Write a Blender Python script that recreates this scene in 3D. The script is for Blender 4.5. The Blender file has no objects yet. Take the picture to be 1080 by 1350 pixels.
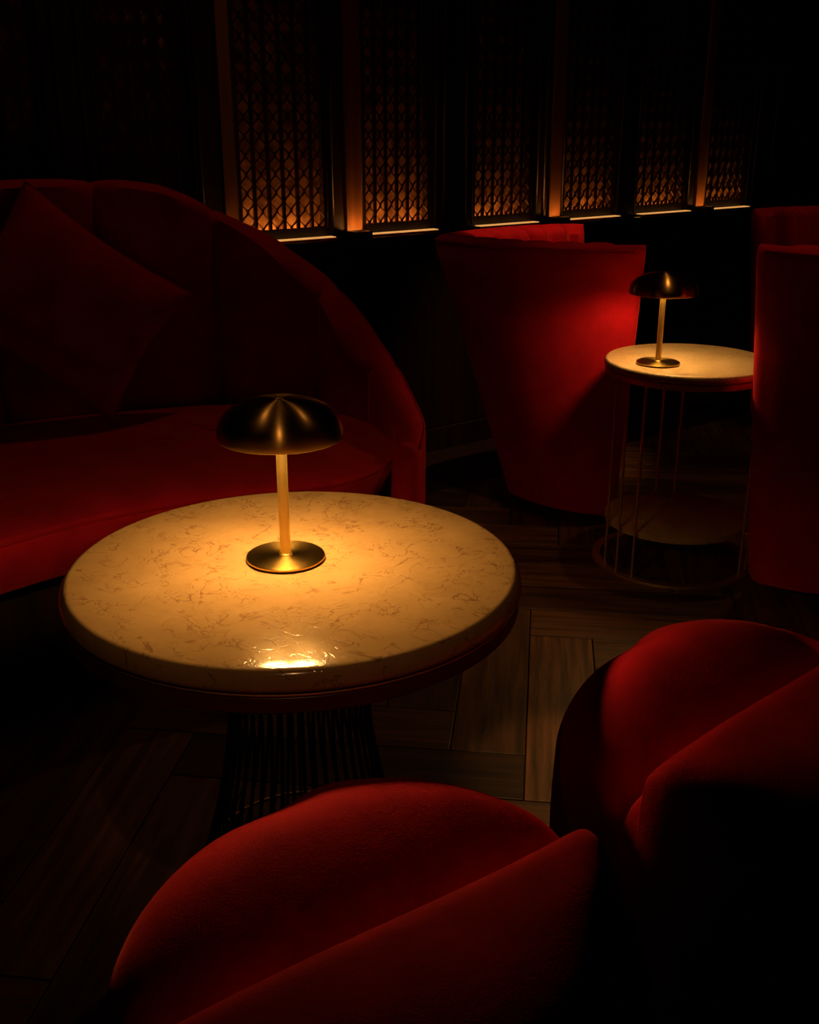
import bpy, bmesh, math, random
from mathutils import Vector, Matrix
random.seed(7)
sin, cos, pi, sqrt = math.sin, math.cos, math.pi, math.sqrt
SC = bpy.context.scene
COL = SC.collection

# ------------------------------------------------------------------ camera, world, exposure
cd = bpy.data.cameras.new('camera'); cam = bpy.data.objects.new('camera', cd); COL.objects.link(cam)
cam.location = (0, 0, 1.2575)
cam.rotation_euler = (pi / 2 - 0.3529, 0, 0)
cd.sensor_fit = 'HORIZONTAL'; cd.sensor_width = 36; cd.lens = 1404.3 * 36 / 1080
cd.clip_start = 0.05
SC.camera = cam
w = bpy.data.worlds.new('night'); SC.world = w; w.use_nodes = True
w.node_tree.nodes['Background'].inputs[0].default_value = (1, .55, .3, 1)
w.node_tree.nodes['Background'].inputs[1].default_value = 0.0
SC.view_settings.view_transform = 'Standard'; SC.view_settings.look = 'None'
SC.view_settings.exposure = 0; SC.view_settings.gamma = 1
SC.view_settings.use_curve_mapping = False
SC.cycles.use_denoising = True
SC.cycles.sample_clamp_indirect = 4
LAMP_A, LAMP_B = (205.0, 12.0), (82.0, 120.0)     # light panel and glow ring of the front and the side-table lamp
STRIP = 18.0            # light strips behind the screen rails
LAMP_COL = (1.0, .56, .165)
# ceiling downlights above the frame: (x, y, aim x, aim y, watts, cone degrees)
SPOTS = [(-.75, 2.60, -.19, 1.50, .87, 3.0, 15, 'aimed at the front table lamp from over the sofa'),
         (.36, 2.75, -.19, 1.50, .87, 2.2, 15, 'aimed at the front table lamp from over the aisle'),
         (-.35, 3.40, -.65, 2.95, .9, 5.5, 70, 'near the wall above the curved sofa back'),
         (.52, 3.30, .44, 3.82, .9, 70.0, 24, 'over the armchair left of the side table'),
         (1.75, 4.2, 1.85, 4.55, .9, 9.0, 36, 'over the farthest armchair'),
         (.95, 3.05, .93, 3.00, .6, 15.0, 44, 'straight above the slim side table'),
         (-.05, -.25, -.17, 1.46, .62, 17.0, 18, 'aimed at the large round table from over the front poufs'),
         (.42, 2.20, .34, 1.86, .0, 60.0, 11, 'aimed at the floorboards beside the corner pouf')]
SPOT_COL = (1, .49, .17)
CEIL = 2.9

# ------------------------------------------------------------------ helpers
def nodes(name):
    m = bpy.data.materials.new(name); m.use_nodes = True
    nt = m.node_tree; b = nt.nodes['Principled BSDF']
    return m, nt, b
def N(nt, t, **k):
    n = nt.nodes.new(t)
    for a, v in k.items():
        if a.startswith('i_'): n.inputs[a[2:].replace('_', ' ')].default_value = v
        else: setattr(n, a, v)
    return n
def L(nt, a, b): nt.links.new(a, b)
def ramp(nt, stops):
    r = nt.nodes.new('ShaderNodeValToRGB'); e = r.color_ramp.elements
    while len(e) < len(stops): e.new(.5)
    for x, (p, c) in zip(e, stops): x.position = p; x.color = (*c, 1)
    return r
def link(name, me, mat, parent=None, smooth=True):
    if mat and not me.materials: me.materials.append(mat)
    if smooth:
        for p in me.polygons: p.use_smooth = True
    o = bpy.data.objects.new(name, me); COL.objects.link(o)
    if parent: o.parent = parent
    return o
def mesh(name, v, f, mat, parent=None, smooth=True, sharp=None):
    me = bpy.data.meshes.new(name); me.from_pydata([tuple(p) for p in v], [], f); me.update()
    bm = bmesh.new(); bm.from_mesh(me); bmesh.ops.recalc_face_normals(bm, faces=bm.faces); big = [q for q in bm.faces if len(q.verts) > 60]
    if big: bmesh.ops.triangulate(bm, faces=big, ngon_method='EAR_CLIP')
    bm.to_mesh(me); bm.free()
    o = link(name, me, mat, parent, smooth)
    if smooth and sharp: me.set_sharp_from_angle(angle=math.radians(sharp))
    return o
def empty(name, loc, rz=0):
    o = bpy.data.objects.new(name, None); COL.objects.link(o); o.location = loc; o.rotation_euler = (0, 0, rz); return o
def tag(o, label, cat, group=None):
    o['label'] = label; o['category'] = cat
    if group: o['group'] = group
    return o
def structure(o): o['kind'] = 'structure'; return o
def lathe(prof, n=96, cx=0, cy=0, caps=True):
    """prof: list of (r,z); closed at axis if r==0"""
    v, f = [], []
    rows = []
    for r, z in prof:
        if r < 1e-6: rows.append([len(v)]); v.append((cx, cy, z))
        else:
            rows.append(list(range(len(v), len(v) + n)))
            v += [(cx + r * cos(2 * pi * k / n), cy + r * sin(2 * pi * k / n), z) for k in range(n)]
    for a, b in zip(rows, rows[1:]):
        for k in range(n):
            k2 = (k + 1) % n
            if len(a) == 1 and len(b) == 1: continue
            if len(a) == 1: f.append((a[0], b[k], b[k2]))
            elif len(b) == 1: f.append((a[k], a[k2], b[0]))
            else: f.append((a[k], a[k2], b[k2], b[k]))
    return v, f
def tube(pts, r, n=8, closed=False):
    v, f = [], []; pts = [Vector(p) for p in pts]; m = len(pts)
    nrm = None
    for i, p in enumerate(pts):
        t = (pts[(i + 1) % m] - pts[i - 1]) if closed else (pts[min(i + 1, m - 1)] - pts[max(i - 1, 0)])
        t.normalize()
        if nrm is None:
            nrm = t.orthogonal().normalized()
        nrm = (nrm - t * nrm.dot(t)).normalized(); bi = t.cross(nrm)
        v += [p + nrm * r * cos(2 * pi * k / n) + bi * r * sin(2 * pi * k / n) for k in range(n)]
    for i in range(m if closed else m - 1):
        j = (i + 1) % m
        off = 0
        if closed and j == 0:   # find the twist
            off = min(range(n), key=lambda q: (v[i * n] - v[q]).length)
        for k in range(n):
            f.append((i * n + k, i * n + (k + 1) % n, j * n + (k + 1 + off) % n, j * n + (k + off) % n))
    if not closed:
        f.append(tuple(range(n))); f.append(tuple((m - 1) * n + k for k in range(n)))
    return v, f
def box(x0, x1, y0, y1, z0, z1, bev=0.0):
    bm = bmesh.new(); bmesh.ops.create_cube(bm, size=1)
    for q in bm.verts: q.co = Vector(((x0 + x1) / 2 + q.co.x * (x1 - x0), (y0 + y1) / 2 + q.co.y * (y1 - y0), (z0 + z1) / 2 + q.co.z * (z1 - z0)))
    if bev: bmesh.ops.bevel(bm, geom=bm.edges[:], offset=bev, segments=2, affect='EDGES', profile=.5)
    bm.verts.index_update()
    v = [q.co.copy() for q in bm.verts]; f = [tuple(a.index for a in p.verts) for p in bm.faces]; bm.free()
    return v, f
def join(*ms):
    v, f = [], []
    for a, b in ms:
        o = len(v); v += list(a); f += [tuple(i + o for i in p) for p in b]
    return v, f
def catmull(P, per, closed=True):
    out = []; n = len(P); P = [Vector(p) for p in P]
    for i in range(n if closed else n - 1):
        if closed: a, b, c, d = P[i - 1], P[i], P[(i + 1) % n], P[(i + 2) % n]
        else: a, b, c, d = P[max(i - 1, 0)], P[i], P[i + 1], P[min(i + 2, n - 1)]
        for k in range(per):
            t = k / per
            out.append(.5 * ((2 * b) + (c - a) * t + (2 * a - 5 * b + 4 * c - d) * t * t + (3 * b - a - 3 * c + d) * t ** 3))
    if not closed: out.append(P[-1])
    return out
def resample(P, n, closed=False):
    Q = P + [P[0]] if closed else P
    d = [0]
    for a, b in zip(Q, Q[1:]): d.append(d[-1] + (b - a).length)
    out = []; j = 0
    for k in range(n):
        s = d[-1] * k / (n if closed else n - 1)
        while j < len(d) - 2 and d[j + 1] < s: j += 1
        t = (s - d[j]) / max(d[j + 1] - d[j], 1e-9); out.append(Q[j].lerp(Q[j + 1], t))
    return out
def smoothstep(a, b, x):
    t = min(1, max(0, (x - a) / (b - a))); return t * t * (3 - 2 * t)

# ------------------------------------------------------------------ materials
def velvet(name, col, sheen=.5):
    m, nt, b = nodes(name)
    tc = N(nt, 'ShaderNodeTexCoord')
    n1 = N(nt, 'ShaderNodeTexNoise'); n1.inputs['Scale'].default_value = 9; n1.inputs['Detail'].default_value = 6; n1.inputs['Roughness'].default_value = .65
    L(nt, tc.outputs['Object'], n1.inputs['Vector'])
    r = ramp(nt, [(.25, tuple(c * .72 for c in col)), (.75, tuple(min(1, c * 1.25) for c in col))])
    L(nt, n1.outputs['Fac'], r.inputs[0]); L(nt, r.outputs[0], b.inputs['Base Color'])
    n2 = N(nt, 'ShaderNodeTexNoise'); n2.inputs['Scale'].default_value = 420; n2.inputs['Detail'].default_value = 3
    L(nt, tc.outputs['Object'], n2.inputs['Vector'])
    ad = N(nt, 'ShaderNodeMath', operation='MULTIPLY_ADD'); ad.inputs[1].default_value = 4.0
    L(nt, n1.outputs['Fac'], ad.inputs[0]); L(nt, n2.outputs['Fac'], ad.inputs[2])
    bp = N(nt, 'ShaderNodeBump'); bp.inputs['Strength'].default_value = .28; bp.inputs['Distance'].default_value = .002
    L(nt, ad.outputs[0], bp.inputs['Height']); L(nt, bp.outputs[0], b.inputs['Normal'])
    b.inputs['Roughness'].default_value = .85; b.inputs['Specular IOR Level'].default_value = .12
    b.inputs['Sheen Weight'].default_value = sheen; b.inputs['Sheen Roughness'].default_value = .35
    b.inputs['Sheen Tint'].default_value = (1, .12, .08, 1)
    return m
RED = velvet('red_velvet', (.60, .009, .024))
PIPE = velvet('red_piping', (.50, .006, .014), .8)
def metal(name, col, rough, aniso=0.0, tangent='Z', noise=.0):
    m, nt, b = nodes(name)
    b.inputs['Base Color'].default_value = (*col, 1); b.inputs['Metallic'].default_value = 1; b.inputs['Roughness'].default_value = rough
    tc = N(nt, 'ShaderNodeTexCoord'); n1 = N(nt, 'ShaderNodeTexNoise'); n1.inputs['Scale'].default_value = 40; n1.inputs['Detail'].default_value = 4
    L(nt, tc.outputs['Object'], n1.inputs['Vector'])
    mr = N(nt, 'ShaderNodeMapRange'); mr.inputs['To Min'].default_value = rough * .8; mr.inputs['To Max'].default_value = rough * 1.25
    L(nt, n1.outputs['Fac'], mr.inputs['Value']); L(nt, mr.outputs[0], b.inputs['Roughness'])
    if aniso:
        b.inputs['Anisotropic'].default_value = aniso
        t = N(nt, 'ShaderNodeTangent', direction_type='RADIAL', axis='Z'); L(nt, t.outputs[0], b.inputs['Tangent']); b.inputs['Anisotropic Rotation'].default_value = .25
    return m
BRASS = metal('brushed_brass', (.62, .40, .11), .30, .75)
STEM = metal('satin_brass', (.85, .60, .20), .40)
SHADE = metal('dark_brass_shade', (.55, .34, .10), .30, .95)
INNER = metal('shade_lining', (.55, .40, .18), .40)
LEDGE = metal('ledge_brass', (.75, .48, .16), .35)
BRONZE = metal('bronze_rod', (.72, .46, .22), .5)
DARKMETAL = metal('dark_bronze', (.10, .055, .03), .4)
def emit(name, col, s):
    m = bpy.data.materials.new(name); m.use_nodes = True; nt = m.node_tree; nt.nodes.clear()
    e = N(nt, 'ShaderNodeEmission'); e.inputs[0].default_value = (*col, 1); e.inputs[1].default_value = s
    o = N(nt, 'ShaderNodeOutputMaterial'); L(nt, e.outputs[0], o.inputs[0]); return m
GLOW = [(emit('lamp_panel', LAMP_COL, a), emit('lamp_glow', LAMP_COL, b)) for a, b in (LAMP_A, LAMP_B)]
STRIPS = [emit('light_strip', (1, .40, .09), STRIP * q) for q in (1.0, 1.1, .60, .60, .45, .35)]
LEDGEGLOW = emit('added_ledge_glow', (1, .45, .12), .75)  # emissive plate standing in for the brightly lit brass ledge top
def stone(name, c0, c1, vein, rough):
    m, nt, b = nodes(name); tc = N(nt, 'ShaderNodeTexCoord')
    n0 = N(nt, 'ShaderNodeTexNoise'); n0.inputs['Scale'].default_value = 9; n0.inputs['Detail'].default_value = 8; n0.inputs['Roughness'].default_value = .7
    L(nt, tc.outputs['Object'], n0.inputs['Vector'])
    r0 = ramp(nt, [(.3, c0), (.7, c1)]); L(nt, n0.outputs['Fac'], r0.inputs[0])
    # short broken veins
    def veins(scale, width, distort, mscale, lo, hi):
        nv = N(nt, 'ShaderNodeTexNoise'); nv.inputs['Scale'].default_value = scale; nv.inputs['Detail'].default_value = 3; nv.inputs['Distortion'].default_value = distort
        L(nt, tc.outputs['Object'], nv.inputs['Vector'])
        s = N(nt, 'ShaderNodeMath', operation='SUBTRACT'); s.inputs[1].default_value = .5; L(nt, nv.outputs['Fac'], s.inputs[0])
        a = N(nt, 'ShaderNodeMath', operation='ABSOLUTE'); L(nt, s.outputs[0], a.inputs[0])
        mr = N(nt, 'ShaderNodeMapRange'); mr.inputs['From Min'].default_value = 0; mr.inputs['From Max'].default_value = width; mr.inputs['To Min'].default_value = 1; mr.inputs['To Max'].default_value = 0
        L(nt, a.outputs[0], mr.inputs['Value'])
        nm = N(nt, 'ShaderNodeTexNoise'); nm.inputs['Scale'].default_value = mscale; nm.inputs['Detail'].default_value = 2
        L(nt, tc.outputs['Object'], nm.inputs['Vector'])
        mm = N(nt, 'ShaderNodeMapRange'); mm.inputs['From Min'].default_value = lo; mm.inputs['From Max'].default_value = hi; L(nt, nm.outputs['Fac'], mm.inputs['Value'])
        mu = N(nt, 'ShaderNodeMath', operation='MULTIPLY'); L(nt, mr.outputs[0], mu.inputs[0]); L(nt, mm.outputs[0], mu.inputs[1]); return mu
    v1 = veins(13, .017, 1.6, 14, .46, .58); v2 = veins(27, .024, 1.2, 21, .48, .60)
    mx = N(nt, 'ShaderNodeMath', operation='MAXIMUM'); L(nt, v1.outputs[0], mx.inputs[0]); L(nt, v2.outputs[0], mx.inputs[1])
    sc = N(nt, 'ShaderNodeMath', operation='MULTIPLY'); sc.inputs[1].default_value = .85; L(nt, mx.outputs[0], sc.inputs[0])
    mi = N(nt, 'ShaderNodeMix', data_type='RGBA'); L(nt, sc.outputs[0], mi.inputs['Factor']); L(nt, r0.outputs[0], mi.inputs['A']); mi.inputs['B'].default_value = (*vein, 1)
    L(nt, mi.outputs['Result'], b.inputs['Base Color'])
    mr = N(nt, 'ShaderNodeMapRange'); mr.inputs['To Min'].default_value = rough * .7; mr.inputs['To Max'].default_value = rough * 1.4
    L(nt, n0.outputs['Fac'], mr.inputs['Value']); L(nt, mr.outputs[0], b.inputs['Roughness'])
    bp = N(nt, 'ShaderNodeBump'); bp.inputs['Strength'].default_value = .12; bp.inputs['Distance'].default_value = .001; bp.invert = True
    L(nt, mx.outputs[0], bp.inputs['Height']); L(nt, bp.outputs[0], b.inputs['Normal'])
    b.inputs['Specular IOR Level'].default_value = .5
    return m
STONE = stone('cream_stone', (.31, .185, .080), (.42, .262, .118), (.17, .085, .03), .13)
STONE2 = stone('cream_stone_side', (.50, .34, .18), (.66, .48, .27), (.30, .17, .07), .3)
def wood(name, c0, c1, rough, axis=0, scale=1.0, per_object=0.0, spec=.4):
    m, nt, b = nodes(name); tc = N(nt, 'ShaderNodeTexCoord'); mp = N(nt, 'ShaderNodeMapping')
    s = [34 * scale] * 3; s[axis] = 2.2 * scale; mp.inputs['Scale'].default_value = s
    L(nt, tc.outputs['Object'], mp.inputs['Vector'])
    src = mp.outputs[0]
    oi = N(nt, 'ShaderNodeObjectInfo')
    if per_object:
        ad = N(nt, 'ShaderNodeVectorMath', operation='ADD'); sc = N(nt, 'ShaderNodeMath', operation='MULTIPLY'); sc.inputs[1].default_value = 40
        L(nt, oi.outputs['Random'], sc.inputs[0]); L(nt, mp.outputs[0], ad.inputs[0]); L(nt, sc.outputs[0], ad.inputs[1]); src = ad.outputs[0]
    n1 = N(nt, 'ShaderNodeTexNoise'); n1.inputs['Scale'].default_value = 1.0; n1.inputs['Detail'].default_value = 7; n1.inputs['Roughness'].default_value = .62; n1.inputs['Distortion'].default_value = .5
    L(nt, src, n1.inputs['Vector'])
    r = ramp(nt, [(.32, c0), (.68, c1)]); L(nt, n1.outputs['Fac'], r.inputs[0])
    out = r.outputs[0]
    if per_object:
        mu = N(nt, 'ShaderNodeMix', data_type='RGBA', blend_type='MULTIPLY'); mu.inputs['Factor'].default_value = 1
        L(nt, out, mu.inputs['A']); L(nt, oi.outputs['Color'], mu.inputs['B']); out = mu.outputs['Result']   # stain of each board
    L(nt, out, b.inputs['Base Color'])
    b.inputs['Roughness'].default_value = rough; b.inputs['Specular IOR Level'].default_value = spec
    bp = N(nt, 'ShaderNodeBump'); bp.inputs['Strength'].default_value = .35; bp.inputs['Distance'].default_value = .0015
    L(nt, n1.outputs['Fac'], bp.inputs['Height']); L(nt, bp.outputs[0], b.inputs['Normal'])
    return m
OAK = wood('oak_plank', (.022, .010, .004), (.20, .094, .033), .45, 0, 1.25, .55)
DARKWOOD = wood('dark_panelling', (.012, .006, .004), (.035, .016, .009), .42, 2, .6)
PILASTER = wood('copper_stained_pilaster', (.16, .065, .022), (.34, .15, .05), .4, 2, .35)
REDWOOD = wood('mahogany_band', (.06, .012, .006), (.13, .026, .012), .35, 0, .5)
PLASTER = wood('dark_plaster', (.012, .008, .006), (.02, .013, .01), .8, 2, .3)
def backing():
    m, nt, b = nodes('mottled_amber_glass'); tc = N(nt, 'ShaderNodeTexCoord')
    n1 = N(nt, 'ShaderNodeTexNoise'); n1.inputs['Scale'].default_value = 22; n1.inputs['Detail'].default_value = 5; L(nt, tc.outputs['Object'], n1.inputs['Vector'])
    r = ramp(nt, [(.35, (.16, .06, .018)), (.62, (.55, .26, .09)), (.75, (.75, .42, .18))]); L(nt, n1.outputs['Fac'], r.inputs[0]); L(nt, r.outputs[0], b.inputs['Base Color'])
    b.inputs['Roughness'].default_value = .45; return m
BACKING = backing()
SOLE = nodes('black_foot')[0]; SOLE.node_tree.nodes['Principled BSDF'].inputs['Base Color'].default_value = (.012, .010, .009, 1)
nt_ = SOLE.node_tree; n_ = N(nt_, 'ShaderNodeTexNoise'); n_.inputs['Scale'].default_value = 60
b_ = N(nt_, 'ShaderNodeBump'); b_.inputs['Strength'].default_value = .1; L(nt_, n_.outputs['Fac'], b_.inputs['Height']); L(nt_, b_.outputs[0], nt_.nodes['Principled BSDF'].inputs['Normal'])

# ------------------------------------------------------------------ room
WA = math.radians(36.87); W0 = Vector((.0703, 4.1131, 0))
def wpt(s, t, z=0): return Vector((W0.x + s * cos(WA) - t * sin(WA), W0.y + s * sin(WA) + t * cos(WA), z))
S0, S1, T0 = -4.2, 5.2, -6.2
def room(name, args, m):
    v, f = box(*args); o = mesh(name, v, f, m, None, False); o.location = W0; o.rotation_euler = (0, 0, WA); return structure(o)
floor = empty('floor', W0, WA); structure(floor)
v, f = box(S0, S1, T0, .22, -.12, -.022); mesh('subfloor', v, f, SOLE, floor, False)
room('wall_left', (S0 - .12, S0, T0, .22, 0, CEIL), PLASTER)
room('wall_right', (S1, S1 + .12, T0, .22, 0, CEIL), PLASTER)
room('wall_front', (S0, S1, T0 - .12, T0, 0, CEIL), PLASTER)
room('ceiling', (S0 - .12, S1 + .12, T0 - .12, .32, CEIL, CEIL + .12), PLASTER)

# herringbone parquet: every plank within view is a piece of the floor
PW, PL, GAP = .16, .72, .0013
PANG = math.radians(-7.0); P0 = Vector((.225, 1.772))
ca, sa = cos(PANG), sin(PANG)
v, f = box(-PL / 2 + GAP, PL / 2 - GAP, -PW / 2 + GAP, PW / 2 - GAP, -.022, 0, .0016)
plank_me = None
count = 0
cands = []
for k in range(-40, 41):
    for m_ in range(-12, 13):
        bx, by = k * PW + m_ * PL, -k * PW + m_ * PL
        for kind in (0, 1):
            if kind == 0: cx, cy, rz = bx - PL / 2, by + PW / 2, 0
            else: cx, cy, rz = bx + PW / 2, by + PL / 2, pi / 2
            X = P0.x + cx * ca - cy * sa; Y = P0.y + cx * sa + cy * ca
            # keep inside the room
            d = Vector((X, Y)) - W0.xy
            s = d.x * cos(WA) + d.y * sin(WA); t = -d.x * sin(WA) + d.y * cos(WA)
            cands.append((X, Y, rz + PANG, s, t))
far_v, far_f = [], []
for X, Y, rz, s, t in cands:
    if not (S0 + .45 < s < S1 - .45 and T0 + .45 < t < .3): continue
    near = (-1.6 < X < 2.6 and .9 < Y < 5.2) and abs(X) < .45 * Y + .55
    if near and t < 0:
        if plank_me is None:
            o = mesh('plank', v, f, OAK, floor, False); plank_me = o.data
        else:
            o = bpy.data.objects.new('plank', plank_me); COL.objects.link(o); o.parent = floor
        q = Vector((X, Y)) - W0.xy
        q_ = random.uniform(.45, 1.15)
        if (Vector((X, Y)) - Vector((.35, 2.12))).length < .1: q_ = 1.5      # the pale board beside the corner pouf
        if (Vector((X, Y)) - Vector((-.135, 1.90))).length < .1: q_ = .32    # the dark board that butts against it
        o.color = (q_, q_ * .97, q_ * .94, 1)
        o.location = (s, t, random.uniform(-.0006, .0004)); o.rotation_euler = (random.uniform(-.001, .001), 0, rz - WA)
        count += 1
    elif t < 0:
        c, s_ = cos(rz - WA), sin(rz - WA); o_ = len(far_v)
        far_v += [Vector((s + p.x * c - p.y * s_, t + p.x * s_ + p.y * c, p.z)) for p in v]
        far_f += [tuple(i + o_ for i in q) for q in f]
ff = mesh('plank_field', far_v, far_f, OAK, floor, False); ff['kind'] = 'stuff'
# straight border boards along the panelled wall
for i in range(7):
    a = S0 + i * (S1 - S0) / 7; b_ = S0 + (i + 1) * (S1 - S0) / 7
    vv, fc = box(a + .001, b_ - .001, -.40, -.001, -.02, .004, .001); mesh('border_board', vv, fc, DARKWOOD, floor, False)

# ---- panelled wall: local x along the wall, y into it
wall = empty('wall_back', W0, WA); structure(wall)
vv, ff_ = box(S0, S1, .125, .22, 0, CEIL); mesh('wall_core', vv, ff_, DARKWOOD, wall, False)
ZL = .876
MOD = .97
base_s = [(-.786, -.43), (-.29, .026), (.22, .54), (.70, 1.013), (1.137, 1.474), (1.607, 1.9)]
screens = [(a, b, True) for a, b in base_s]
for j in (1, 2, 3):
    screens += [(-.29 - MOD * j + .02, .026 - MOD * j + .02, False), (-.75 - MOD * j, -.43 - MOD * j, False)]
screens += [(2.12, 2.42, False), (2.58, 2.88, False), (3.1, 3.4, False), (3.56, 3.86, False)]
screens.sort()
ZT = 2.25
# wainscot, ledge rail, head
vv, ff_ = box(S0, S1, .0, .124, .10, .80, .0); mesh('wainscot', vv, ff_, DARKWOOD, wall, False)
vv, ff_ = box(S0, S1, .004, .124, .80, ZL - .020); mesh('dado_rail', vv, ff_, DARKWOOD, wall, False)
vv, ff_ = box(S0, S1, .0, .124, ZT, CEIL); mesh('head_panel', vv, ff_, DARKWOOD, wall, False)
edges = [S0] + [x for a, b, _ in screens for x in (a, b)] + [S1]
for a, b in zip(edges[0::2], edges[1::2]):
    vv, ff_ = box(a, b, .0, .124, ZL - .020, ZT, .002); mesh('stile', vv, ff_, DARKWOOD, wall, False)
    if b - a > .15 and b - a < .3:      # twin beads on the wide stiles
        for q in (a + .045, b - .045):
            vv, ff_ = tube([(q, .0, ZL), (q, .0, ZT)], .006, 8); mesh('bead', vv, ff_, DARKWOOD, wall)
    for q in (a + .008, b - .008):
        if S0 + .1 < q < S1 - .1:
            vv, ff_ = tube([(q, .001, ZL), (q, .001, ZT)], .004, 6); mesh('bead', vv, ff_, DARKWOOD, wall)
PSTRIP = {k: emit('added_pilaster_uplight', (1, .36, .07), 95.0 * k) for k in (1, .8, .5, .35)}  # invented light sources, added to make the pilasters glow from below
PIL = [(-.372, -.306, 1), (.61, .672, .8), (1.528, 1.584, .5), (-.845, -.80, .35)]
for a, b, s in PIL:
    vv, ff_ = box(a, b, -.012, .001, ZL + .012, ZT, .002); mesh('pilaster', vv, ff_, PILASTER, wall, False)
    pf = mesh('added_uplight_tray', *join(box(a - .003, b + .003, -.066, .001, ZL - .012, ZL), box(a - .003, b + .003, -.070, -.066, ZL - .012, ZL + .012), box(a - .003, a + .003, -.066, .001, ZL, ZL + .012), box(b - .003, b + .003, -.066, .001, ZL, ZL + .012)), DARKWOOD, wall, False)  # added tray, lip and cheeks shaped to hide the emitter
    mesh('added_uplight', *box(a + .008, b - .008, -.062, -.048, ZL, ZL + .002), PSTRIP[s], pf, False)
# lattice shared by all screens (unit width .32)
def lattice_mesh():
    Wd, NC, per, z0, z1 = .32, 6, .060, .0, ZT - ZL - .06
    ms = []; cw = Wd / NC; hw = .0052; dp = .005
    for i in range(NC + 1):
        x = -Wd / 2 + i * cw; ms.append(box(x - hw, x + hw, -dp, dp, z0, z1))
    nz = int((z1 - z0) / per * 8)
    for i in range(NC):
        xc = -Wd / 2 + (i + .5) * cw
        for sg in (-1, 1):
            V, F = [], []
            for k in range(nz + 1):
                z = z0 + (z1 - z0) * k / nz
                ph = 2 * pi * z / per
                x = xc + sg * cw * .5 * .46 * (1 - cos(ph)) * .98
                for dx, dy in ((-.0022, -.0045), (.0022, -.0045), (.0022, .0045), (-.0022, .0045)): V.append((x + dx, dy + sg * .0003, z))
                if k:
                    o = 4 * (k - 1)
                    for q in range(4): F.append((o + q, o + (q + 1) % 4, o + 4 + (q + 1) % 4, o + 4 + q))
            F.append((0, 1, 2, 3)); F.append((4 * nz, 4 * nz + 1, 4 * nz + 2, 4 * nz + 3))
            ms.append((V, F))
    return join(*ms)
lat_me = None
for a, b, lit in screens:
    c = (a + b) / 2; wd = b - a
    fr = join(box(a, b, .006, .030, ZL - .018, ZL + .030), box(a, b, .006, .05, ZT - .03, ZT), box(a, a + .012, .006, .05, ZL + .03, ZT - .03), box(b - .012, b, .006, .05, ZL + .03, ZT - .03))
    so = mesh('lattice_screen', *fr, DARKWOOD, wall, False)
    if lat_me is None:
        lo = mesh('lattice', *lattice_mesh(), DARKMETAL, so, False); lat_me = lo.data
    else:
        lo = bpy.data.objects.new('lattice', lat_me); COL.objects.link(lo); lo.parent = so
    lo.location = (c, .020, ZL + .030); lo.scale = ((wd - .024) / .32, 1, 1)
    mesh('backing', *box(a, b, .072, .084, ZL - .02, ZT), BACKING, so, False)
    if lit:
        mesh('ledge', *box(a + .002, b - .002, -.045, .004, ZL - .014, ZL - .004, .002), LEDGE, wall, False)
        mesh('added_ledge_glow', *box(a + .006, b - .006, -.036, -.004, ZL - .0041, ZL - .0015), LEDGEGLOW, wall, False)
        mesh('light_strip', *box(a + .02, b - .02, .040, .062, ZL - .0199, ZL - .008), STRIPS[base_s.index((a, b))], so, False)
        mesh('panel_moulding', *box(a - .0, b + .0, -.008, .002, .785, .795, .002), DARKWOOD, wall, False)
bb = room('baseboard_back', (S0, S1, -.018, .0, 0, .095), DARKWOOD)

# ceiling spots (outside the frame)
for x, y, ax, ay, az, pw, cone, lab in SPOTS:
    e = empty('ceiling_spot', (x, y, CEIL)); tag(e, 'small black ceiling downlight ' + lab, 'spotlight', 'ceiling downlights')
    mesh('can', *lathe([(0, 0), (.04, 0), (.04, -.09), (.033, -.09), (.033, -.03), (0, -.03)], 24), SOLE, e, True, 40)
    ld = bpy.data.lights.new('spot', 'SPOT'); ld.energy = pw; ld.color = SPOT_COL; ld.spot_size = math.radians(cone); ld.spot_blend = .6; ld.shadow_soft_size = .028
    lo = bpy.data.objects.new('spot_light', ld); COL.objects.link(lo); lo.parent = e; lo.location = (0, 0, -.095)
    lo.rotation_euler = Vector((ax - x, ay - y, az - CEIL + .095)).to_track_quat('-Z', 'Y').to_euler()

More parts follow.
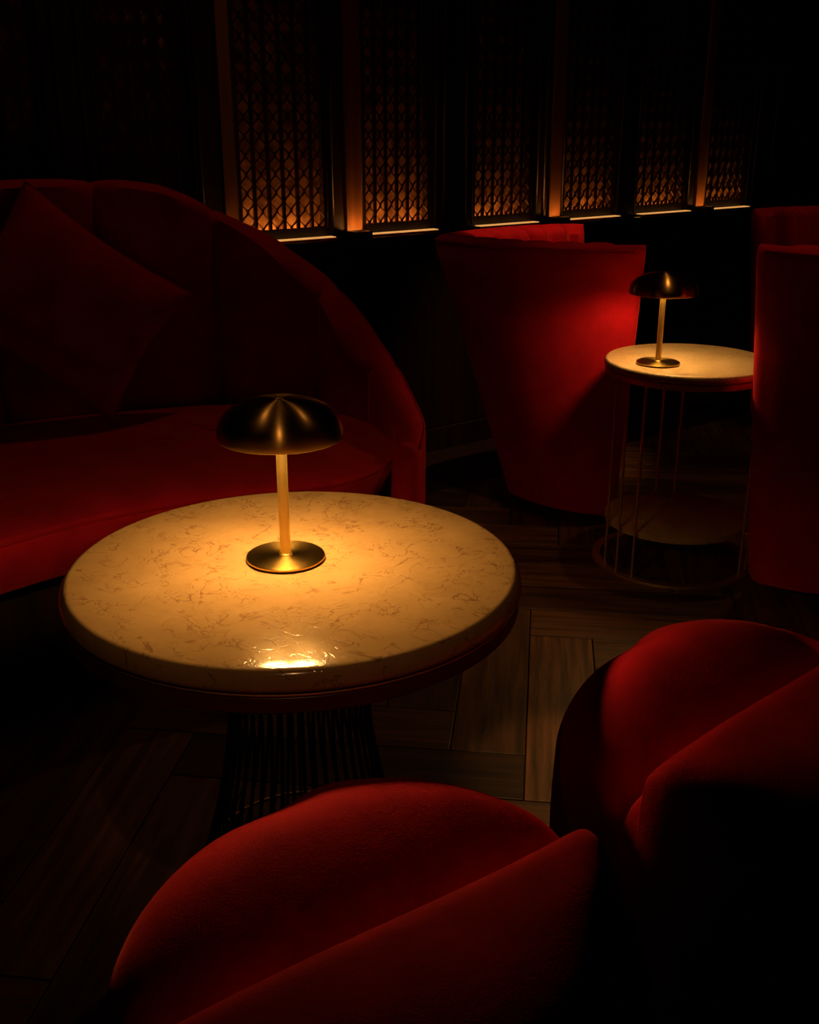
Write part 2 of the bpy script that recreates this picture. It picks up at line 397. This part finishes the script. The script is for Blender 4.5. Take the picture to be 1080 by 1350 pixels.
# ------------------------------------------------------------------ table lamp
def make_lamp(loc, label, BULB):
    e = empty('table_lamp', loc); tag(e, label, 'lamp', 'brass table lamps')
    mesh('foot_pad', *lathe([(0, 0), (.056, 0), (.056, .0022), (0, .0022)], 64), SOLE, e, True, 40)
    mesh('base', *lathe([(0, .002), (.0585, .002), (.0600, .0032), (.0600, .0058), (.0590, .0068), (0, .0078)], 96), BRASS, e, True, 35)
    mesh('stem', *lathe([(0, .0074), (.0105, .0074), (.0100, .009), (.0082, .0105), (.0080, .236), (0, .236)], 32), STEM, e, True, 40)
    R, hl, ht = .0930, .1955, .2520
    prof = []
    H = ht - hl - .006
    outer = []
    for k in range(25):
        a = pi / 2 * k / 24
        outer.append((R * max(0, cos(a)) ** .80, hl + .006 + H * sin(a) ** .92))
    outer = [(R - .0010, hl), (R - .0002, hl + .003)] + outer[:-1] + [(.010, ht + .0001), (.008, ht - .0022), (0, ht - .0022)]
    inner = [(max(0, r - .0022), z - .0022) for r, z in outer[2:-4]]
    inn = [(R - .0026, hl + .0004)] + [(max(.0, r - .0016), z) for r, z in inner] + [(0, ht - .006)]
    sh = mesh('shade', *lathe(outer, 128), SHADE, e, True, 50)
    mesh('lining', *lathe([(R - .0010, hl)] + inn, 96), INNER, sh, True, 50)
    mesh('rim', *tube([((R - .0018) * cos(2 * pi * k / 96), (R - .0018) * sin(2 * pi * k / 96), hl) for k in range(96)], .0011, 6, True), INNER, sh)
    mesh('cap', *lathe([(0, ht - .0021), (.0068, ht - .0021), (.0068, ht + .0010), (.0058, ht + .0018), (0, ht + .0018)], 32), BRASS, e, True, 40)
    mesh('socket', *lathe([(.0081, .2250), (.020, .2250), (.020, .245), (.0081, .245)], 32), DARKMETAL, e, True, 40)
    mesh('glow_ring', *lathe([(.0083, .2075), (.0125, .2075), (.0140, .2090), (.0140, .2215), (.0083, .2225)], 40), BULB[1], e, True, 60)
    pl = mesh('light_plate', *lathe([(.0083, .2237), (.046, .2237), (.046, .2249), (.0083, .2249)], 48), SOLE, e, True, 40)
    mesh('light_panel', *lathe([(.0141, .2228), (.043, .2228), (.043, .2236), (.0141, .2236)], 48), BULB[0], pl, True, 40)
    return e
T1 = (-.1755, 1.4916); H1 = .6257
T2 = (.7968, 3.0026); H2 = .6166
make_lamp((-.1896, 1.5079, H1 + .0001), 'brass mushroom table lamp glowing on the large round stone table', GLOW[0])
make_lamp((.6948, 2.9391, H2 + .0001), 'brass mushroom table lamp on the slim side table between the armchairs', GLOW[1])

# ------------------------------------------------------------------ big round table
t1 = empty('round_table', (T1[0], T1[1], 0))
tag(t1, 'large round cream stone cocktail table with dark red band and wire base', 'table')
R1 = .3405
def stone_top(R, z1, th, rb):
    pr = [(0, z1), (R - .02, z1), (R, z1)]
    pr += [(R + rb * sin(pi / 2 * k / 10), z1 - th * .78 * (1 - cos(pi / 2 * k / 10))) for k in range(1, 11)]
    pr += [(R + rb * .94, z1 - th * .92), (R + rb * .7, z1 - th), (0, z1 - th)]
    return lathe(pr, 160)
mesh('stone_top', *stone_top(R1 - .0105, H1, .030, .0150), STONE, t1, True, 50)
zb = H1 - .031
mesh('edge_trim', *lathe([(0, zb), (R1 + .0005, zb), (R1 + .002, zb - .001), (R1 + .002, zb - .003), (0, zb - .003)], 160), BRONZE, t1, True, 40)
mesh('band', *lathe([(R1 - .02, zb - .003), (R1 - .002, zb - .003), (R1 + .001, zb - .006), (R1 + .001, zb - .026), (R1 - .002, zb - .029), (R1 - .02, zb - .029)], 160), REDWOOD, t1, True, 40)
mesh('underside', *lathe([(0, zb - .003), (R1 - .02, zb - .003), (R1 - .02, zb - .022), (0, zb - .022)], 96), DARKWOOD, t1, True, 40)
def wire_r(z):
    q = min(1, z / (zb - .03))
    return .100 + .105 * (1 - q) ** 2.2 + .05 * max(0, q - .6) ** 2 / .16
pts = [(wire_r(z), 0, z) for z in [.008 + (zb - .030) * k / 14 for k in range(15)]]
wme = None
NW = 44
for k in range(NW):
    if wme is None: o = mesh('wire', *tube(pts, .0032, 6), DARKMETAL, t1); wme = o.data
    else: o = bpy.data.objects.new('wire', wme); COL.objects.link(o); o.parent = t1
    o.rotation_euler = (0, 0, 2 * pi * k / NW)
def ring(R, z, r, n=96): return tube([(R * cos(2 * pi * k / n), R * sin(2 * pi * k / n), z) for k in range(n)], r, 8, True)
mesh('base_ring', *ring(wire_r(.006), .006, .006), DARKMETAL, t1)
mesh('middle_ring', *ring(wire_r(.10) - .004, .10, .0035), BRONZE, t1)
mesh('upper_ring', *ring(wire_r(zb - .04) - .004, zb - .04, .0035), DARKMETAL, t1)

# ------------------------------------------------------------------ side table
t2 = empty('side_table', (T2[0], T2[1], 0))
tag(t2, 'tall slim round side table with stone top, lower stone shelf and bronze rods', 'table')
R2 = .2369
mesh('stone_top', *stone_top(R2 - .008, H2, .020, .008), STONE2, t2, True, 50)
zt = H2 - .021
mesh('top_rim', *lathe([(R2 - .055, zt), (R2 - .010, zt), (R2 - .004, zt - .003), (R2 - .004, zt - .018), (R2 - .008, zt - .020), (R2 - .055, zt - .020)], 96), BRONZE, t2, True, 40)
mesh('base_ring', *lathe([(R2 - .024, .0005), (R2, .0005), (R2 + .001, .004), (R2, .010), (R2 - .024, .010), (R2 - .024, .0005)], 96), BRONZE, t2, True, 40)
rme = None
for c in (-148, -28, 92):
    for d in (-15, 0, 15):
        a = math.radians(c + d)
        if rme is None: o = mesh('rod', *tube([(0, 0, .009), (0, 0, zt - .018)], .0042, 10), BRONZE, t2, True); o.data.set_sharp_from_angle(angle=.9); rme = o.data
        else: o = bpy.data.objects.new('rod', rme); COL.objects.link(o); o.parent = t2
        o.location = (.2225 * cos(a), .2225 * sin(a), 0)
    a = math.radians(c); v_, f_ = box(.10, .2195, -.009, .009, .1227, .1275)
    mesh('shelf_bracket', [(p[0] * cos(a) - p[1] * sin(a), p[0] * sin(a) + p[1] * cos(a), p[2]) for p in v_], f_, BRONZE, t2, False)
mesh('lower_shelf', *lathe([(0, .1457), (.2045, .1457), (.2067, .1440), (.2067, .1290), (.2045, .1275), (0, .1275)], 96), STONE2, t2, True, 40)

# ------------------------------------------------------------------ channel-backed shell
def normals2(P):
    out = []
    for i in range(len(P)):
        t = P[min(i + 1, len(P) - 1)] - P[max(i - 1, 0)]; out.append(Vector((t.y, -t.x)).normalized())
    return out
def shell(bot, top, Ht, z0, tb, tt, bulge, zin, roll=6, nz=10, notch=None, capn=5, lean_pow=1.0, inotch=None):
    """bot/top: outer plan lines at floor and at rim (2D, same count, outward normal = right of travel)
    Ht: rim height per sample; tb/tt: thickness at bottom/top; bulge: inner channel bulge per sample."""
    n = len(bot); nb = normals2(bot); ntp = normals2(top)
    secs = []
    for i in range(n):
        H = Ht[i] - (notch[i] if notch else 0); r = tt / 2; pts = []
        def at(z, off):
            q = min(1, max(0, (z / Ht[i]))) ** lean_pow
            p = bot[i].lerp(top[i], q); nn = nb[i].lerp(ntp[i], q).normalized()
            return Vector((p.x - nn.x * off, p.y - nn.y * off, z))
        th = lambda z: tb + (tt - tb) * min(1, z / H)
        for k in range(nz): pts.append(at(z0 + (H - r - z0) * k / (nz - 1), 0))
        for k in range(1, roll):
            a = pi * k / roll
            off = r * (1 - cos(a)); zz = H - r + r * sin(a) - (inotch[i] * smoothstep(.35, .75, k / roll) if inotch else 0)
            pts.append(at(zz, off + bulge[i] * smoothstep(.25, .85, k / roll) * .95))
        for k in range(nz):
            z = H - r - (H - r - zin) * k / (nz - 1)
            sm = .9 + .1 * min(1, (H - r - z) / .1)
            pts.append(at(z, th(z) + bulge[i] * sm))
        pts.append(at(z0, tb * .7))
        secs.append(pts)
    def cap(sec, nxt, e):
        res = []
        t = Vector([0, 0, 0])
        m = len(sec); mid = []
        # pair each point with its mate across the thickness
        for j in range(m):
            k = m - 2 - j if j < m - 1 else 0
            k = max(0, min(m - 1, k)); mid.append((sec[j] + sec[k]) / 2)
        d = [(a - b) for a, b in zip(sec, nxt)]
        for q in range(1, capn + 1):
            a = pi / 2 * q / capn
            row = []
            for j in range(m):
                dd = Vector((d[j].x, d[j].y, 0)).normalized()
                p = mid[j] + (sec[j] - mid[j]) * max(0, cos(a)) ** .8 if q < capn else mid[j].copy()
                p = Vector((p.x, p.y, sec[j].z + (mid[j].z - sec[j].z) * (1 - cos(a)))) + dd * e * sin(a)
                row.append(p)
            res.append(row)
        return res
    A = cap(secs[0], secs[1], tt * .5); B = cap(secs[-1], secs[-2], tt * .5)
    allr = A[::-1] + secs + B
    m = len(secs[0]); V = [p for s in allr for p in s]; F = []
    for i in range(len(allr) - 1):
        for j in range(m):
            F.append((i * m + j, i * m + (j + 1) % m, (i + 1) * m + (j + 1) % m, (i + 1) * m + j))
    F.append(tuple(range(m))); F.append(tuple((len(allr) - 1) * m + j for j in range(m)))
    crest = [s[nz] for s in secs]
    return V, F, secs, nz, roll

# ------------------------------------------------------------------ curved sofa
C1 = Vector(T1)
def pol(th, r): a = math.radians(th); return Vector((C1.x + r * cos(a), C1.y + r * sin(a)))
half = [(127, .80), (112, .805), (100, .825), (92.5, .845), (88.7, .875), (84.6, .96), (82.9, 1.07), (82.6, 1.165), (84.6, 1.29), (87.5, 1.42), (91.6, 1.535), (97, 1.62), (103.6, 1.665), (115, 1.68)]
full = half + [(127, 1.69)] + [(254 - t, r) for t, r in half[:0:-1]]
outl = resample(catmull([pol(t, r) for t, r in full], 12), 200, True)
ccw = sum(a.x * b.y - b.x * a.y for a, b in zip(outl, outl[1:] + outl[:1]))
if ccw > 0: pass
def offset_loop(P, d):
    n = len(P); out = []
    for i in range(n):
        t = P[(i + 1) % n] - P[i - 1]; nn = Vector((t.y, -t.x)).normalized() * (1 if ccw > 0 else -1)
        out.append(P[i] - nn * d)
    return out
sofa = empty('curved_sofa', (pol(127, 1.25).x, pol(127, 1.25).y, 0))
tag(sofa, 'curved dark red velvet sofa with tall fan-shaped channel back', 'sofa')
SO = sofa.location.copy()
def under(o, par):   # built in room coordinates, hung below a thing
    o.parent = par
    for q in o.data.vertices: q.co -= par.location
    return o
ZS = .46
def loop_body(rows, ladder=False):
    V, F = [], []; n = len(rows[0][0])
    for P, z in rows: V += [(p.x, p.y, z if not callable(z) else z(p)) for p in P]
    for i in range(len(rows) - 1):
        for k in range(n): F.append((i * n + k, i * n + (k + 1) % n, (i + 1) * n + (k + 1) % n, (i + 1) * n + k))
    F.append(tuple(range(n)))
    o = (len(rows) - 1) * n
    if ladder:     # front run joined to rear run, tip to tip
        h = n // 2
        for k in range(h // 2):
            F.append((o + k, o + k + 1, o + h - 1 - k, o + h - k))
            F.append((o + (n - k) % n, o + n - k - 1, o + h + k + 1, o + h + k))
    else: F.append(tuple(o + k for k in range(n)))
    return V, F
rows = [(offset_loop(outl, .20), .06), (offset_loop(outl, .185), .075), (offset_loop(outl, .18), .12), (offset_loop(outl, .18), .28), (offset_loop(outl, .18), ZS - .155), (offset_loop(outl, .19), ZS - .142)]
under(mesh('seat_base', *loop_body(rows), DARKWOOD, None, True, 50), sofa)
rows = [(offset_loop(outl, .075), ZS - .142), (offset_loop(outl, .058), ZS - .130), (offset_loop(outl, .026), ZS - .07), (offset_loop(outl, .004), ZS - .018), (offset_loop(outl, .008), ZS - .005), (offset_loop(outl, .022), ZS + .002), (offset_loop(outl, .06), ZS + .010), (offset_loop(outl, .12), ZS + .016), (offset_loop(outl, .2), ZS + .019)]
under(mesh('seat_cushion', *loop_body(rows, True), RED, None, True, 60), sofa)
pp = offset_loop(outl, .006)
under(mesh('seat_piping', *tube([(p.x, p.y, ZS - .006) for p in pp], .0042, 8, True), PIPE), sofa)
rows = [(offset_loop(outl, .22), .0), (offset_loop(outl, .22), .06)]
under(mesh('plinth', *loop_body(rows), SOLE, None, False), sofa)
# back: the rear run of the outline from the right tip round to the mirrored left tip
TH = .125; LEAN = .05; TT = .075
rear = catmull([pol(t, r) for t, r in full], 12)
def angr(p): d = p - C1; return math.degrees(math.atan2(d.y, d.x)), d.length
i0 = min(range(len(rear)), key=lambda i: (rear[i] - pol(82.7, 1.10)).length)
i1 = min(range(len(rear)), key=lambda i: (rear[i] - pol(254 - 82.7, 1.10)).length)
run = resample(rear[i0:i1 + 1], 261)
nn = normals2(run)
sg = 1 if (nn[130] - 0 * nn[130]).dot(run[130] - C1) > 0 else -1
nn = [q * sg for q in nn]
GAPB = .004
arm_t = [smoothstep(0, 60, min(i, 260 - i)) for i in range(261)]
bot = [p + q * (GAPB + .062 + .045 * a) for p, q, a in zip(run, nn, arm_t)]
top = [p + q * (GAPB + .062 + .080 * a) for p, q, a in zip(run, nn, arm_t)]
# rim height per sample, read from the silhouette of the back in the photograph (right half), mirrored
SIL = HEIGHTS = None
def theta(i): return angr(run[i])[0]
HT = [(0, .500), (4, .530), (10, .543), (16, .552), (23, .575), (29, .620), (36, .668), (40, .722), (45, .786), (50, .843), (56, .894), (61, .941), (69, 1.002), (76, 1.051), (83, 1.084), (92, 1.102), (104, 1.106), (116, 1.106), (130, 1.108)]
def interp(T, x):
    if x <= T[0][0]: return T[0][1]
    for (a, b), (c, d) in zip(T, T[1:]):
        if x <= c: return b + (d - b) * (x - a) / (c - a)
    return T[-1][1]
Hs = [interp(HT, min(i, 260 - i)) for i in range(261)]
for _ in range(3): Hs = [Hs[0]] + [(a + 2 * b + c) / 4 for a, b, c in zip(Hs, Hs[1:], Hs[2:])] + [Hs[-1]]
# channel seams along the run
SE = []
for th in (88.0, 93.6, 103.4, 113.8, 124.0, 134.2, 144.0, 153.6, 160.4, 166.0):
    SE.append(min(range(20, 241), key=lambda i: abs(theta(i) - th)) if th > 90 and th < 164 else None)
i88 = min(range(0, 130), key=lambda i: abs(theta(i) - 88.0) + (0 if angr(run[i])[1] > 1.2 else 99))
SE = sorted(set([s for s in SE if s is not None] + [i88, 260 - i88]))
B = []; NT = []
SEE = [-6] + SE + [266]
for i in range(261):
    for a, b in zip(SEE, SEE[1:]):
        if a <= i <= b:
            q = (i - a) / (b - a); s = sin(pi * q) ** .40 if 0 < q < 1 else 0
            edge = min(i, 260 - i); k = smoothstep(0, 50, edge)
            B.append((.050 * s - .008) * (.25 + .75 * k)); NT.append(.012 * (1 - s)); break
def shell_out(bot, top, nn, **k):
    """shell() wants the outward normal on the right of travel"""
    t = bot[1] - bot[0]; right = Vector((t.y, -t.x))
    if right.dot(nn[0]) < 0:
        for key in ('Ht', 'bulge', 'notch', 'inotch'):
            if k.get(key): k[key] = k[key][::-1]
        return shell(bot[::-1], top[::-1], **k)
    return shell(bot, top, **k)
# thickness shrinks at the arms: blend by building with local thickness through the plan lines
V, F, secs, nz_, roll_ = shell_out(bot, top, nn, Ht=Hs, z0=.06, tb=.062, tt=TT * .95, bulge=[x + .040 * a for x, a in zip(B, arm_t)], zin=ZS - .12, notch=NT)
back = under(mesh('channel_back', V, F, RED, None, True, 60), sofa)
pt = [s[nz_ - 1 + 1] + Vector((0, 0, .001)) for s in secs]
under(mesh('back_piping', *tube(pt, .0035, 6), PIPE), sofa)

# ------------------------------------------------------------------ scatter cushion
def make_pillow(c, right, top, thick, label):
    e = empty('scatter_cushion', c); tag(e, label, 'cushion')
    c = Vector(c); ex = (Vector(right) - c); ey = (Vector(top) - c); nz = ex.cross(ey).normalized()
    if nz.y > 0: nz = -nz
    a1 = (ex + ey) / 2; a2 = (ey - ex) / 2     # half-side vectors: corner = +-a1 +-a2
    n = 36; V, F = [], []
    idx = {}
    rnd = random.Random(3)
    def P(u, v, sgn):
        pin = 1 - .10 * ((1 - u * u) * abs(v) ** 3 + (1 - v * v) * abs(u) ** 3)
        h = thick * ((1 - u ** 4) * (1 - v ** 4)) ** .55
        h *= 1 + .05 * sin(5 * u + 2 * v) + .04 * sin(7 * v - 3 * u)
        return a1 * u * pin + a2 * v * pin + nz * (h * sgn)
    for sgn in (1, -1):
        for i in range(n + 1):
            for j in range(n + 1):
                u = sin(pi / 2 * (2 * i / n - 1)); v = sin(pi / 2 * (2 * j / n - 1))
                rim = i in (0, n) or j in (0, n)
                if rim and sgn == -1: idx[(i, j, -1)] = idx[(i, j, 1)]; continue
                idx[(i, j, sgn)] = len(V); V.append(P(u, v, sgn))
        for i in range(n):
            for j in range(n): F.append((idx[(i, j, sgn)], idx[(i + 1, j, sgn)], idx[(i + 1, j + 1, sgn)], idx[(i, j + 1, sgn)]))
    mesh('cushion_cover', V, F, RED, e)
    loop = [idx[(i, 0, 1)] for i in range(n)] + [idx[(n, j, 1)] for j in range(n)] + [idx[(i, n, 1)] for i in range(n, 0, -1)] + [idx[(0, j, 1)] for j in range(n, 0, -1)]
    mesh('cushion_piping', *tube([V[k] * 1.004 for k in loop], .0042, 6, True), PIPE, e)
    return e
make_pillow((-.90, 2.84, .80), (-.61, 3.0, .80), (-1.0, 2.90, 1.105), .075, 'dark red velvet scatter cushion standing on a corner against the sofa back')

# ------------------------------------------------------------------ tub armchairs
def make_chair(loc, rz, sc, label):
    e = empty('armchair', loc, rz); tag(e, label, 'armchair', 'red velvet tub armchairs'); e.scale = (sc, sc, sc)
    H = .915
    # local +x = facing; rim plan from the right arm front round the back to the left arm front
    hw = [(-.045, .372), (-.12, .362), (-.21, .336), (-.30, .296), (-.40, .232), (-.48, .162), (-.55, .088), (-.585, .036)]
    R_ = [Vector((x, -y)) for x, y in hw] + [Vector((-.597, 0))] + [Vector((x, y)) for x, y in hw[::-1]]
    top = resample(catmull(R_, 10, False), 121)
    def botp(p): return Vector((-.050 + (p.x + .045) * .47, p.y * .72))
    bot = [botp(p) for p in top]
    nn = normals2(top)
    out = [q if q.dot(p - Vector((-.2, 0))) > 0 else -q for p, q in zip(top, nn)]
    B, NT = [], []
    for i in range(121):
        q = (i - 5) / 8.54; s = abs(sin(pi * q)) ** .42 if 0 <= q <= 13 else 0
        B.append(.064 * s if 0 <= q <= 13 else 0.0); NT.append(.016 * (1 - s) if 0 <= q <= 13 else 0.016)
    V, F, secs, nz, roll = shell_out(bot, top, out, Ht=[H] * 121, z0=.035, tb=.095, tt=.070, bulge=B, zin=.30, inotch=NT)
    mesh('tub_shell', V, F, RED, e, True, 60)
    mesh('rim_piping', *tube([s[nz] + Vector((0, 0, .0005)) for s in secs], .0035, 6), PIPE, e)
    inn = [p - q * .135 for p, q in zip([botp(p).lerp(p, .42) for p in top], out)]
    P = resample(inn, 60) ; ctr = Vector((-.2, 0))
    P = [Vector((min(p.x, -.075), p.y)) for p in P]; fr = [Vector((-.07, P[-1].y * .98)).lerp(Vector((-.07, P[0].y * .98)), k / 14) + Vector((.02 * sin(pi * k / 14), 0)) for k in range(1, 14)]
    P = P + fr
    def sc_(P, s): return [ctr + (p - ctr) * s for p in P]
    mesh('seat_cushion', *loop_body([(sc_(P, .97), .30), (P, .315), (P, .41), (sc_(P, .97), .43), (sc_(P, .85), .438), (sc_(P, .5), .444)]), RED, e, True, 60)
    Q = [botp(p) - q * .05 for p, q in zip(top, out)]
    Q = resample(Q, 60); fr = [Q[-1].lerp(Q[0], k / 10) for k in range(1, 10)]; Q = Q + fr
    mesh('seat_base', *loop_body([(Q, .04), (Q, .30)]), RED, e, True, 40)
    mesh('plinth', *loop_body([(sc_(Q, .93), 0), (sc_(Q, .93), .04)]), SOLE, e, False)
    return e
make_chair((.666, 3.57, 0), math.radians(7), 1.0, 'red velvet tub armchair left of the side table, its outer side lit bright')
make_chair((1.187, 2.952, 0), math.radians(122), 1.06, 'red velvet tub armchair in front of the side table, cut off by the frame')
make_chair((1.655, 4.32, 0), math.radians(222), 1.0, 'dim red velvet tub armchair farthest back near the dark wall')

# ------------------------------------------------------------------ poufs
def make_pouf(loc, rz, R, label, off, stretch=0):
    e = empty('pouf', loc, rz); tag(e, label, 'pouf', 'red velvet poufs')
    n = 120; Ht, zm = .545, .450
    def warp(t): return math.copysign(abs(t) ** 1.35, t)
    def disc(u, v): return u * sqrt(1 - v * v / 2), v * sqrt(1 - u * u / 2)
    def pinch(q, r): return 1 - .03 * math.exp(-(q / .12) ** 2) * smoothstep(.6, 1, r)
    def rad(r): return max(0, sin(pi / 2 * min(1, r))) ** .85
    def ztop(r, q): return zm + (Ht - zm) * max(0, 1 - rad(r) ** (5 + 30 * math.exp(-(q / .30) ** 2))) ** .45
    def point(u, v):
        x, y = disc(u, v); r = sqrt(x * x + y * y)
        k = rad(r) / r if r > 1e-6 else 1.4
        X, Y = x * k, y * k
        s = Y - off + .02 * sin(X * 2.6)
        z = ztop(r, s)
        # deep fold along local x: gentle far slope (+y), steep near slope (-y)
        if s >= 0: g = max(0, 1 - s / .62) ** 1.7
        else: g = max(0, 1 + s / .24) ** 2.4
        ef = .30 + .62 * smoothstep(-.35, 0, X)
        ef = ef if s >= 0 else ef + (.95 - ef) * smoothstep(0, .07, -s)
        edge = 1 - ef * smoothstep(.66, 1, r)
        z -= .085 * g * edge + .05 * max(0, -s - .08) ** 1.5
        # soft saddle on the far rim
        al = math.atan2(Y, X)
        far = smoothstep(.30, .92, r) * (1 if Y > 0 else 0)
        z -= (.032 * smoothstep(1.25, 1.75, al) + .022 * math.exp(-((al - 1.50) / .20) ** 2)) * far
        p = pinch(s, r)
        return Vector((X * R * p * (1 + stretch * smoothstep(0, .8, -X)), Y * R * p, z))
    idx = []; V = []; F = []
    for i in range(n + 1):
        row = []
        for j in range(n + 1):
            row.append(len(V)); V.append(point(2 * i / n - 1, warp(2 * j / n - 1)))
        idx.append(row)
    for i in range(n):
        for j in range(n): F.append((idx[i][j], idx[i + 1][j], idx[i + 1][j + 1], idx[i][j + 1]))
    loop = [idx[i][0] for i in range(n)] + [idx[n][j] for j in range(n)] + [idx[i][n] for i in range(n, 0, -1)] + [idx[0][j] for j in range(n, 0, -1)]
    prev = loop
    for q in range(1, 9):
        t = q / 8; cur = []
        for k in loop:
            p = V[k]; s = 1 + .02 * sin(pi * t) - .10 * t ** 2.2
            rr = Vector((p.x, p.y)).length; fix = 1 + (R / max(rr, 1e-6) - 1) * smoothstep(.3, 1, t)
            cur.append(len(V)); V.append(Vector((p.x * s * fix, p.y * s * fix, p.z + (.03 - p.z) * t)))
        m = len(loop)
        for a in range(m): F.append((prev[a], prev[(a + 1) % m], cur[(a + 1) % m], cur[a]))
        prev = cur
    F.append(tuple(prev))
    body = mesh('pouf_body', V, F, RED, e)
    for sgn in (-1, 1):
        i = 0 if sgn < 0 else n
        k0 = min(idx[i], key=lambda k: abs(V[k].y / R - off + .02 * sin(V[k].x / R * 2.6)))
        pos = loop.index(k0); m = len(loop); base = (n + 1) ** 2
        pts = [V[k0] * 1.0] + [V[base + m * q + pos] for q in range(7)]
        mesh('side_seam', *tube([Vector((p.x * 1.002, p.y * 1.002, p.z)) for p in pts], .0022, 6), PIPE, e)
    mesh('foot_ring', *lathe([(0, 0), (R * .84, 0), (R * .84, .03), (0, .03)], 64), SOLE, e, True, 40)
    return e
make_pouf((-.030, .845, 0), math.radians(36), .274, 'red velvet pouf nearest the camera, in front of the large stone table', .06)
make_pouf((.488, 1.270, 0), math.radians(43), .276, 'red velvet pouf standing farther from the camera beside a bare strip of herringbone floor', .11, .07)
